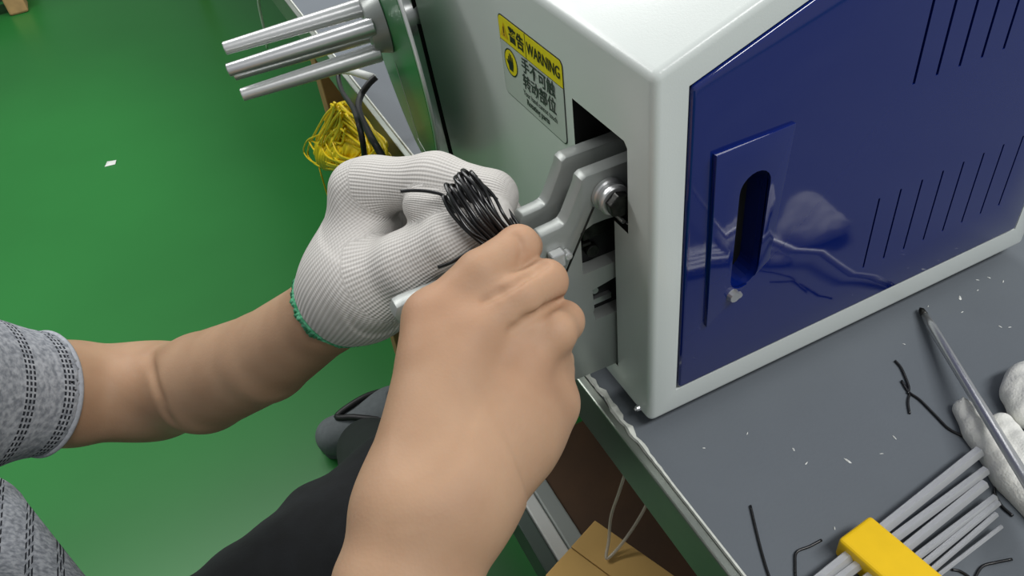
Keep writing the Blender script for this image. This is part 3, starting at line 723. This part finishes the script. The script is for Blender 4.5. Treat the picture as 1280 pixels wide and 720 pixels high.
for i in range(220):
    a = 2 * math.pi * i / 220 * 1.0
    zig = 0.0028 * math.sin(i * 2.1) + 0.0012 * random.uniform(-1, 1)
    r_ = 0.0268 + 0.0012 * math.cos(i * 2.1) + 0.0006 * random.uniform(-1, 1)
    loops.append(cuffc + cb_ * zig + r_ * (math.cos(a) * cu_ + math.sin(a) * cv_))
cf = solid('cuff_edging', join(tube(loops + loops[:1], 0.0022, 6), tube([cuffc + cb_ * 0.0005 + 0.0262 * (math.cos(a) * cu_ + math.sin(a) * cv_) for a in np.linspace(0, 2 * math.pi, 49)], 0.0034, 8, cap=False)), CUFFG, per, smooth=True)
cf.parent = glove; cf.location = (0, 0, 0)
# stool beneath the worker
st = thing('stool', 'round black padded stool beneath the seated worker', 'stool', (BX, 0.0, FLOOR))
ste = solid('seat', cyl((BX - .02, 0, -0.425), (BX - .02, 0, -0.376), .165, .165, 48, 0.012), RUBBER, st); smooth_by_angle(ste, 0.6)
for a in (45, 135, 225, 315):
    ca, sa_ = math.cos(math.radians(a)), math.sin(math.radians(a))
    solid('leg', cyl((BX - .02 + .10 * ca, .10 * sa_, -0.4255), (BX - .02 + .17 * ca, .17 * sa_, FLOOR), .012, .012, 14), GREYP, st)

# ------------------------------------------------------------------ wires held in the hands
wb = thing('wire_bundle', 'folded bundle of black coated wires held by the gloved hand', 'wire bundle', tuple(at(600, 260, .43)))
def Pz(pp): return [at(*q) for q in pp]
nw = 12
for i in range(nw):
    s = i / (nw - 1); j = random.uniform(-1, 1)
    # from the pinching fingers up to the fold and back down behind
    x0 = 606 + 34 * s + 3 * j; y0 = 306 - 22 * s + 2 * j
    xt = 552 + 42 * s + 3 * j; yt = 246 - 27 * math.sin(min(1, s * 1.2) * math.pi * 0.6) + 4 * j
    bow = -7 * (1 - s) + 6 * s
    dz = 0.005 * math.sin(math.pi * s)
    d0, dt = .4265, .4325
    path = [(x0 + 14, y0 + 12, .4300), (x0, y0, d0 + .002), (x0 * .6 + xt * .4 + bow * .6, y0 * .6 + yt * .4 + 5, .4262 - dz), (x0 * .25 + xt * .75 + bow, y0 * .25 + yt * .75 + 2, .4275 - dz), (xt, yt, dt - dz * .6), (xt + 5, yt + 1, dt + .005), (xt + 14, yt + 18, dt + .007), (x0 * .5 + xt * .5 + 12, y0 * .5 + yt * .5 + 4, .4370), (x0 + 10, y0 + 4, .4345)]
    path = [(x + random.uniform(-3, 3), y + random.uniform(-2, 2), z + random.uniform(-.0012, .0012)) for x, y, z in path]
    solid('wire', tube(spline(Pz(path), 7), random.uniform(.0009, .0011), 8), WIREK, wb, smooth=True)
solid('wire_end', tube(spline(Pz([(501, 239, .4385), (520, 238, .4375), (540, 240, .4355), (556, 246, .434), (580, 270, .4315), (610, 300, .4305)]), 7), 0.0010, 8), WIREK, wb, smooth=True)
solid('wire_end', tube(spline(Pz([(548, 334, .4370), (566, 327, .4330), (590, 313, .4300), (625, 304, .4300)]), 7), 0.0010, 8), WIREK, wb, smooth=True)

# ------------------------------------------------------------------ things on the bench
# hex keys in a yellow holder
def T(px, py, z): return on(px, py, 2, z)
def cr(cx_, cy_): return (920 + cx_ / 3.5556, 540 + cy_ / 3.5556)
keys = [((640, 440), (1078, 88), .0033), ((695, 478), (1108, 172), .0027), ((738, 528), (1103, 232), .0027), ((780, 572), (1150, 292), .0021), ((812, 604), (1164, 314), .0018), ((846, 634), (1156, 366), .0015), ((888, 645), (1180, 420), .0011)]
klab = ['thickest hex key in the yellow holder, outermost towards the blue machine', 'second thickest hex key in the yellow holder, next to the thickest', 'third hex key in the yellow holder counting from the thickest', 'middle sized hex key, fourth of seven in the yellow holder',
        'fifth hex key in the yellow holder counting from the thickest', 'second thinnest hex key in the yellow holder', 'thinnest hex key in the yellow holder, nearest the bench corner']
HZ = 0.0085
kd = None
for (a, b, r), lb in zip(keys, klab):
    A = T(*cr(*a), HZ); B = T(*cr(*b), HZ); d = (B - A); Ld = np.linalg.norm(d); d /= Ld
    kd = d if kd is None else kd
    side = np.array([d[1], -d[0], 0])
    tail = A - d * (0.062 + 9 * r * 0.5)
    corner = tail - d * r * 1.5
    bend = [B, A, tail] + [tail - d * (3 * r * math.sin(t_)) + side * (-1) * 0 + np.array([0, 0, 1]) * (3 * r * (1 - math.cos(t_))) for t_ in (0.4, 0.8, 1.2, 1.57)]
    bend.append(bend[-1] + np.array([0, 0, 0.016 + 3 * r]))
    o = solid('hex_key', tube(bend, r * 1.12, 6), mat('satin_hex_steel', srgb(186, 188, 190), 0.42, 0.6), None)
    tag(o, lb, 'hex key', 'hex keys in the yellow holder')
hA = T(*cr(592, 408), HZ); hB = T(*cr(450, 515), HZ); hw = np.array([kd[1], -kd[0], 0])
hl = np.linalg.norm(hA - hB)
hb = [hB + hw * -0.001, hA + hw * -0.001, hA + hw * 0.062, hB + hw * 0.062]
hold = solid('hex_key_holder', ([(p[0], p[1], z) for z in (0.0005, 0.0168) for p in hb], [(3, 2, 1, 0), (4, 5, 6, 7)] + [(i, (i + 1) % 4, (i + 1) % 4 + 4, i + 4) for i in range(4)]), YELLOW, None, bevel=0.0022, segs=3)
tag(hold, 'yellow plastic holder clasping a row of hex keys', 'key holder')
# long steel rod lying over the white glove
sr = thing('steel_rod', 'long slim steel rod with dark tip lying across white glove', 'rod', tuple(T(1205, 480, 0)))
a0 = T(1152, 388, 0.0035); a1 = T(1216, 492, 0.0165); a2 = a0 + (a1 - a0) / np.linalg.norm(a1 - a0) * 0.33
dr = (a2 - a0) / np.linalg.norm(a2 - a0)
solid('shank', tube([a0 + dr * 0.006, a0 + dr * 0.02, a2 - dr * .001, a2], [.0024, .0033, .0033, .0022], 20), STEEL, sr, smooth=True)
solid('tip', tube([a0 - dr * 0.003, a0, a0 + dr * 0.0062], [.0006, .0022, .0026], 16), DSTEEL, sr, smooth=True)
# white cotton glove under the rod (its fingers point to the machine)
def cloth(name, prims, label, cat):
    V_, F_ = sdf(prims, 0.0014, smooth=2)
    V_[:, 2] = np.maximum(V_[:, 2], 0.0004)
    n_ = np.sin(V_[:, 0] * 420 + 3 * np.sin(V_[:, 1] * 130)) * 0.0004 + np.sin(V_[:, 1] * 700 + 2 * np.sin(V_[:, 0] * 200)) * 0.0003
    V_[:, 2] += n_ * (V_[:, 2] > 0.003)
    o = link(name, np_mesh(name, V_, F_), COTTON)
    return tag(o, label, cat)
def C_(px, py, z): return T(px, py, z)
cloth('cotton_glove', [(C_(1205, 512, .0045), C_(1222, 540, .0045), .0068, .0080, .004), (C_(1222, 540, .0045), C_(1262, 598, .0045), .0080, .0075, .004), (C_(1206, 504, .009), C_(1203, 497, .012), .0016, .0010, .002),
                       (C_(1252, 530, .0045), C_(1285, 575, .004), .0070, .009, .004), (C_(1285, 575, .004), C_(1320, 640, .003), .010, .013, .01), (C_(1262, 598, .0045), C_(1320, 650, .003), .0070, .012, .01), (C_(1240, 560, .001), C_(1290, 620, .002), .007, .008, .01)],
      'white cotton glove lying flat beneath the steel rod', 'glove')
cloth('cotton_rag', [(C_(1278, 478, .010), C_(1300, 500, .010), .0105, .014, .008), (C_(1268, 492, .008), C_(1285, 515, .008), .0085, .011, .006), (C_(1262, 488, .004), C_(1266, 486, .004), .004, .005, .003), (C_(1300, 470, .010), C_(1330, 500, .012), .012, .018, .01), (C_(1274, 470, .013), C_(1284, 466, .012), .006, .006, .004)],
      'crumpled white rag at the right edge of the bench', 'rag')
# scraps of black wire
def scrap(px_pts, label, r=0.0008, z=None):
    pp = [T(x, y, (z[i] if z else r * 1.05)) for i, (x, y) in enumerate(px_pts)]
    o = solid('wire_scrap', tube(spline(pp, 6), r, 7), WIREK, None, smooth=True)
    return tag(o, label, 'wire', 'offcuts of black wire on the bench')
scrap([(938, 632), (944, 658), (952, 690), (962, 722), (975, 750)], 'straight black wire offcut, leftmost on the grey bench top')
scrap([(1027, 675), (1012, 683), (996, 690), (994, 705), (995, 735)], 'bent black wire offcut just left of the yellow holder')
scrap([(1119, 451), (1126, 459), (1132, 472), (1136, 484), (1135, 492)], 'short curled wire offcut nearest the machine door', 0.0009)
scrap([(1127, 476), (1136, 490), (1150, 500), (1170, 520), (1186, 536), (1205, 546)], 'kinked black wire offcut running to the white glove', 0.0009)
scrap([(1137, 492), (1135, 503), (1137, 517)], 'tiny black wire offcut hooked on the kinked one', 0.0008)
scrap([(1265, 699), (1245, 703), (1228, 708), (1219, 722), (1212, 740)], 'angled black wire offcut right of the yellow holder')
scrap([(1190, 712), (1200, 714), (1212, 722), (1220, 735)], 'short looped black wire offcut below the thinnest hex key')
scrap([(1229, 575), (1240, 592), (1248, 600), (1243, 615), (1252, 632), (1266, 645)], 'crooked black wire offcut at the tips of the hex keys', 0.0009)
scrap([(1248, 600), (1262, 602), (1280, 612), (1300, 625)], 'black wire offcut running off beside the white glove', 0.0009)
# pale specks of dust
V, F = [], []
spots = [(1200, 372, 2.4), (1222, 350, 1), (1236, 347, 1.2), (1222, 363, 1), (1203, 390, 1), (1160, 383, 1), (1254, 352, 1.3), (1118, 547, 1.4), (992, 562, 1.3), (1102, 567, 1), (1060, 576, 2.2), (1008, 579, 1.2), (934, 542, 1), (1250, 408, 1.2), (1262, 409, 1), (1043, 660, 1), (880, 560, 0.9), (1130, 430, 0.8)]
for x, y, s in spots:
    c = T(x, y, 0.0002); n = len(V); k = 6
    ang = random.uniform(0, 6)
    for i in range(k):
        a = 2 * math.pi * i / k; e = s * 0.0008 * random.uniform(.7, 1.3)
        V.append((c[0] + e * 1.5 * math.cos(a) * math.cos(ang) - e * .5 * math.sin(a) * math.sin(ang), c[1] + e * 1.5 * math.cos(a) * math.sin(ang) + e * .5 * math.sin(a) * math.cos(ang), 0.0002))
    V.append((c[0], c[1], 0.0007))
    F += [(n + i, n + (i + 1) % k, n + k) for i in range(k)]
du = solid('dust_specks', (V, F), WHITEP); tag(du, 'pale specks of dust scattered on the grey bench top', 'dust'); du['kind'] = 'stuff'

# ------------------------------------------------------------------ below and behind the bench
K = np.array([0.022, 0.128]); e1 = np.array([-0.93, -0.36]); e1 /= np.linalg.norm(e1); e2 = np.array([-e1[1], e1[0]]); e2 = e2 if e2[1] < 0 else -e2
cbx = thing('cardboard_box', 'tan cardboard box on the shelf under the bench', 'box', (K[0], K[1], SZ + 0.004))
def cpt(a, b, z): q = K + e1 * a + e2 * b; return (q[0], q[1], z)
zt = -0.298; A_, B_ = 0.075, 0.24
def slab(p, z0, z1): return [(x, y, z) for z in (z0, z1) for x, y, _ in p], [(3, 2, 1, 0), (4, 5, 6, 7), (0, 1, 5, 4), (1, 2, 6, 5), (2, 3, 7, 6), (3, 0, 4, 7)]
solid('box_body', slab([cpt(0, 0, 0), cpt(A_, 0, 0), cpt(A_, B_, 0), cpt(0, B_, 0)], SZ + 0.005, zt - 0.004), CARD, cbx)
solid('flap', slab([cpt(-.001, -.001, 0), cpt(A_ * .495, -.001, 0), cpt(A_ * .495, B_, 0), cpt(-.001, B_, 0)], zt - 0.003, zt), CARD, cbx, bevel=0.0008)
solid('flap', slab([cpt(A_ * .505, -.001, 0), cpt(A_ + .001, -.001, 0), cpt(A_ + .001, B_, 0), cpt(A_ * .505, B_, 0)], zt - 0.0035, zt - 0.0005), CARD, cbx, bevel=0.0008)
def zt_pts(pp): return [on(x, y, 2, z) for x, y, z in pp]
o = solid('clear_strap', tube(spline(zt_pts([(782, 590, -.20), (774, 615, -.23), (764, 645, -.262), (761, 675, -.285), (758, 698, -.294), (772, 686, -.290), (790, 662, -.275), (806, 635, -.25), (812, 615, -.22)]), 8), 0.0016, 8), CLEAR, None, smooth=True)
tag(o, 'looped clear plastic strap standing on the cardboard box', 'strap')
bn = thing('shade_bin', 'black bin added to stand in for shade behind the cardboard box', 'bin', (0.22, 0.02, SZ))  # added black bin, stands in for the shade deep on the shelf
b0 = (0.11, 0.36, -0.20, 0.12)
solid('shade_bin_wall', join(box(b0[0], b0[0] + .004, b0[2], b0[3], SZ, SZ + .12), box(b0[1] - .004, b0[1], b0[2], b0[3], SZ, SZ + .12), box(b0[0] + .004, b0[1] - .004, b0[2], b0[2] + .004, SZ, SZ + .12), box(b0[0] + .004, b0[1] - .004, b0[3] - .004, b0[3], SZ, SZ + .12)), RUBBER, bn, bevel=0.001)
solid('shade_bin_floor', box(b0[0] + .004, b0[1] - .004, b0[2] + .004, b0[3] - .004, SZ, SZ + .004), RUBBER, bn)
for x_ in (b0[0] - .006, b0[1]): solid('shade_bin_rim', box(x_, x_ + .006, b0[2] - .006, b0[3] + .006, SZ + .112, SZ + .12), RUBBER, bn, bevel=0.001)
# yellow coil hung at the bench edge
yc = thing('yellow_wire_coil', 'tangled coil of yellow plastic wire hanging off the bench edge', 'wire coil', tuple(on(440, 200, 0, -0.035)))
def yx(px, py, x): return on(px, py, 0, x)
loops = []
for i in range(34):
    cxp = 436 + random.uniform(-8, 8); top = 150 + random.uniform(-22, 14); bot = 208 + random.uniform(-10, 10); wd = 36 + random.uniform(-16, 10)
    xo = -0.030 - random.uniform(0, 0.02)
    loop = [(cxp - 12 + random.uniform(-6, 6), top, xo), (cxp + wd * .5, top + 24, xo + .004), (cxp + wd, bot - 16, xo), (cxp + wd * .3, bot, xo - .006), (cxp - wd * .7, bot - 6, xo - .004), (cxp - wd, bot - 24, xo), (cxp - wd * .6, top + 18, xo + .003), (cxp - 12, top, xo)]
    loops.append(tube(spline([yx(*q) for q in loop], 5), 0.0016, 6))
solid('coil', join(*loops), YWIRE, yc, smooth=True)
lp = [(400, 168, -.04), (384, 176, -.045), (380, 190, -.047), (392, 203, -.047), (420, 206, -.043), (440, 200, -.04)]
solid('loose_loop', tube(spline([yx(*q) for q in lp], 8), 0.0013, 6), YWIRE, yc, smooth=True)
lp = [(398, 206, -.044), (402, 220, -.046), (410, 245, -.046), (420, 265, -.045)]
solid('loose_end', tube(spline([yx(*q) for q in lp], 8), 0.0013, 6), YWIRE, yc, smooth=True)
wr = [(408, 150, -.034), (420, 134, -.036), (436, 130, -.036), (442, 142, -.034)]
solid('tie', tube(spline([yx(*q) for q in wr], 8), 0.0035, 8), YWIRE, yc, smooth=True)
# film wrapped round the coil
gF = sdf([(yx(412, 196, -.034), yx(450, 190, -.032), .020, .016, .012), (yx(420, 160, -.031), yx(440, 195, -.032), .011, .020, .012), (yx(445, 175, -.03), yx(470, 208, -.03), .012, .016, .012), (yx(408, 180, -.036), yx(402, 192, -.037), .013, .012, .01)], 0.003)
nn_ = np.sin(gF[0][:, 1] * 420 + gF[0][:, 2] * 260) * 0.0016; gF[0][:, 0] += nn_; gF[0][:, 2] += nn_ * .6
link('film_wrap', np_mesh('film', *gF), YWIRE, yc)
def cable(pp, r, label, material=RUBBER, name='power_cable'):
    o = solid(name, tube(spline([yx(*q) for q in pp], 8), r, 10), material, None, smooth=True)
    return tag(o, label, 'cable')
cable([(424, 84, -.024), (423, 98, -.030), (428, 115, -.038), (440, 133, -.052), (447, 150, -.066), (453, 175, -.070), (456, 200, -.070), (458, 235, -.068)], 0.0026, 'thin black cable dropping from the white bar past yellow coil')
cable([(470, 96, -.012), (460, 106, -.022), (450, 122, -.034), (449, 140, -.046), (462, 168, -.058), (478, 196, -.062), (490, 225, -.06)], 0.0033, 'thicker black cable curving over the bench edge near the reel')
o = solid('white_bar', tube([yx(412, 87, -.026), yx(440, 89, -.020), yx(466, 97, -.014)], [.0035, .0042, .0042], 10), WHITEP, None, smooth=True); tag(o, 'short white plastic bar jutting over the bench edge below the reel', 'bar')
o = solid('hanging_cord', tube(spline([yx(321, -30, -.03), yx(323, 0, -.03), yx(326, 18, -.03), yx(331, 40, -.03), yx(334, 60, -.03)], 6), 0.0022, 8), WHITEP, None, smooth=True); tag(o, 'thin white cord hanging off the far end of the bench', 'cord')
# floor scraps and the pallet far away
c = on(138, 205, 2, FLOOR)
o = solid('paper_scrap', ([(c[0] - .016, c[1] - .006, FLOOR + .0005), (c[0] + .012, c[1] - .012, FLOOR + .001), (c[0] + .018, c[1] + .004, FLOOR + .004), (c[0] - .006, c[1] + .014, FLOOR + .003), (c[0], c[1], FLOOR + .006)], [(0, 1, 4), (1, 2, 4), (2, 3, 4), (3, 0, 4), (3, 2, 1, 0)]), WHITEP); tag(o, 'small white paper scrap on the open green floor', 'scrap')
c = on(25, 20, 2, FLOOR)
pal = thing('wooden_pallet', 'dark wooden pallet with pale blocks far across green floor', 'pallet', (c[0], c[1], FLOOR))
for k, (dx, dy) in enumerate(((0.0, 0.04), (-0.30, 0.04), (0.0, 0.5), (-0.30, 0.5))):
    solid('block', box(c[0] + dx - .035, c[0] + dx + .035, c[1] + dy - .02, c[1] + dy + .08, FLOOR, FLOOR + .085), mat('pale_wood', srgb(176, 140, 96), 0.7, noise=0.15, nscale=30), pal, bevel=0.008)
for k in range(4):
    solid('plank', box(c[0] - .45, c[0] + .05, c[1] + .02 + k * .15, c[1] + .13 + k * .15, FLOOR + .085, FLOOR + .105), BROWN, pal, bevel=0.003)
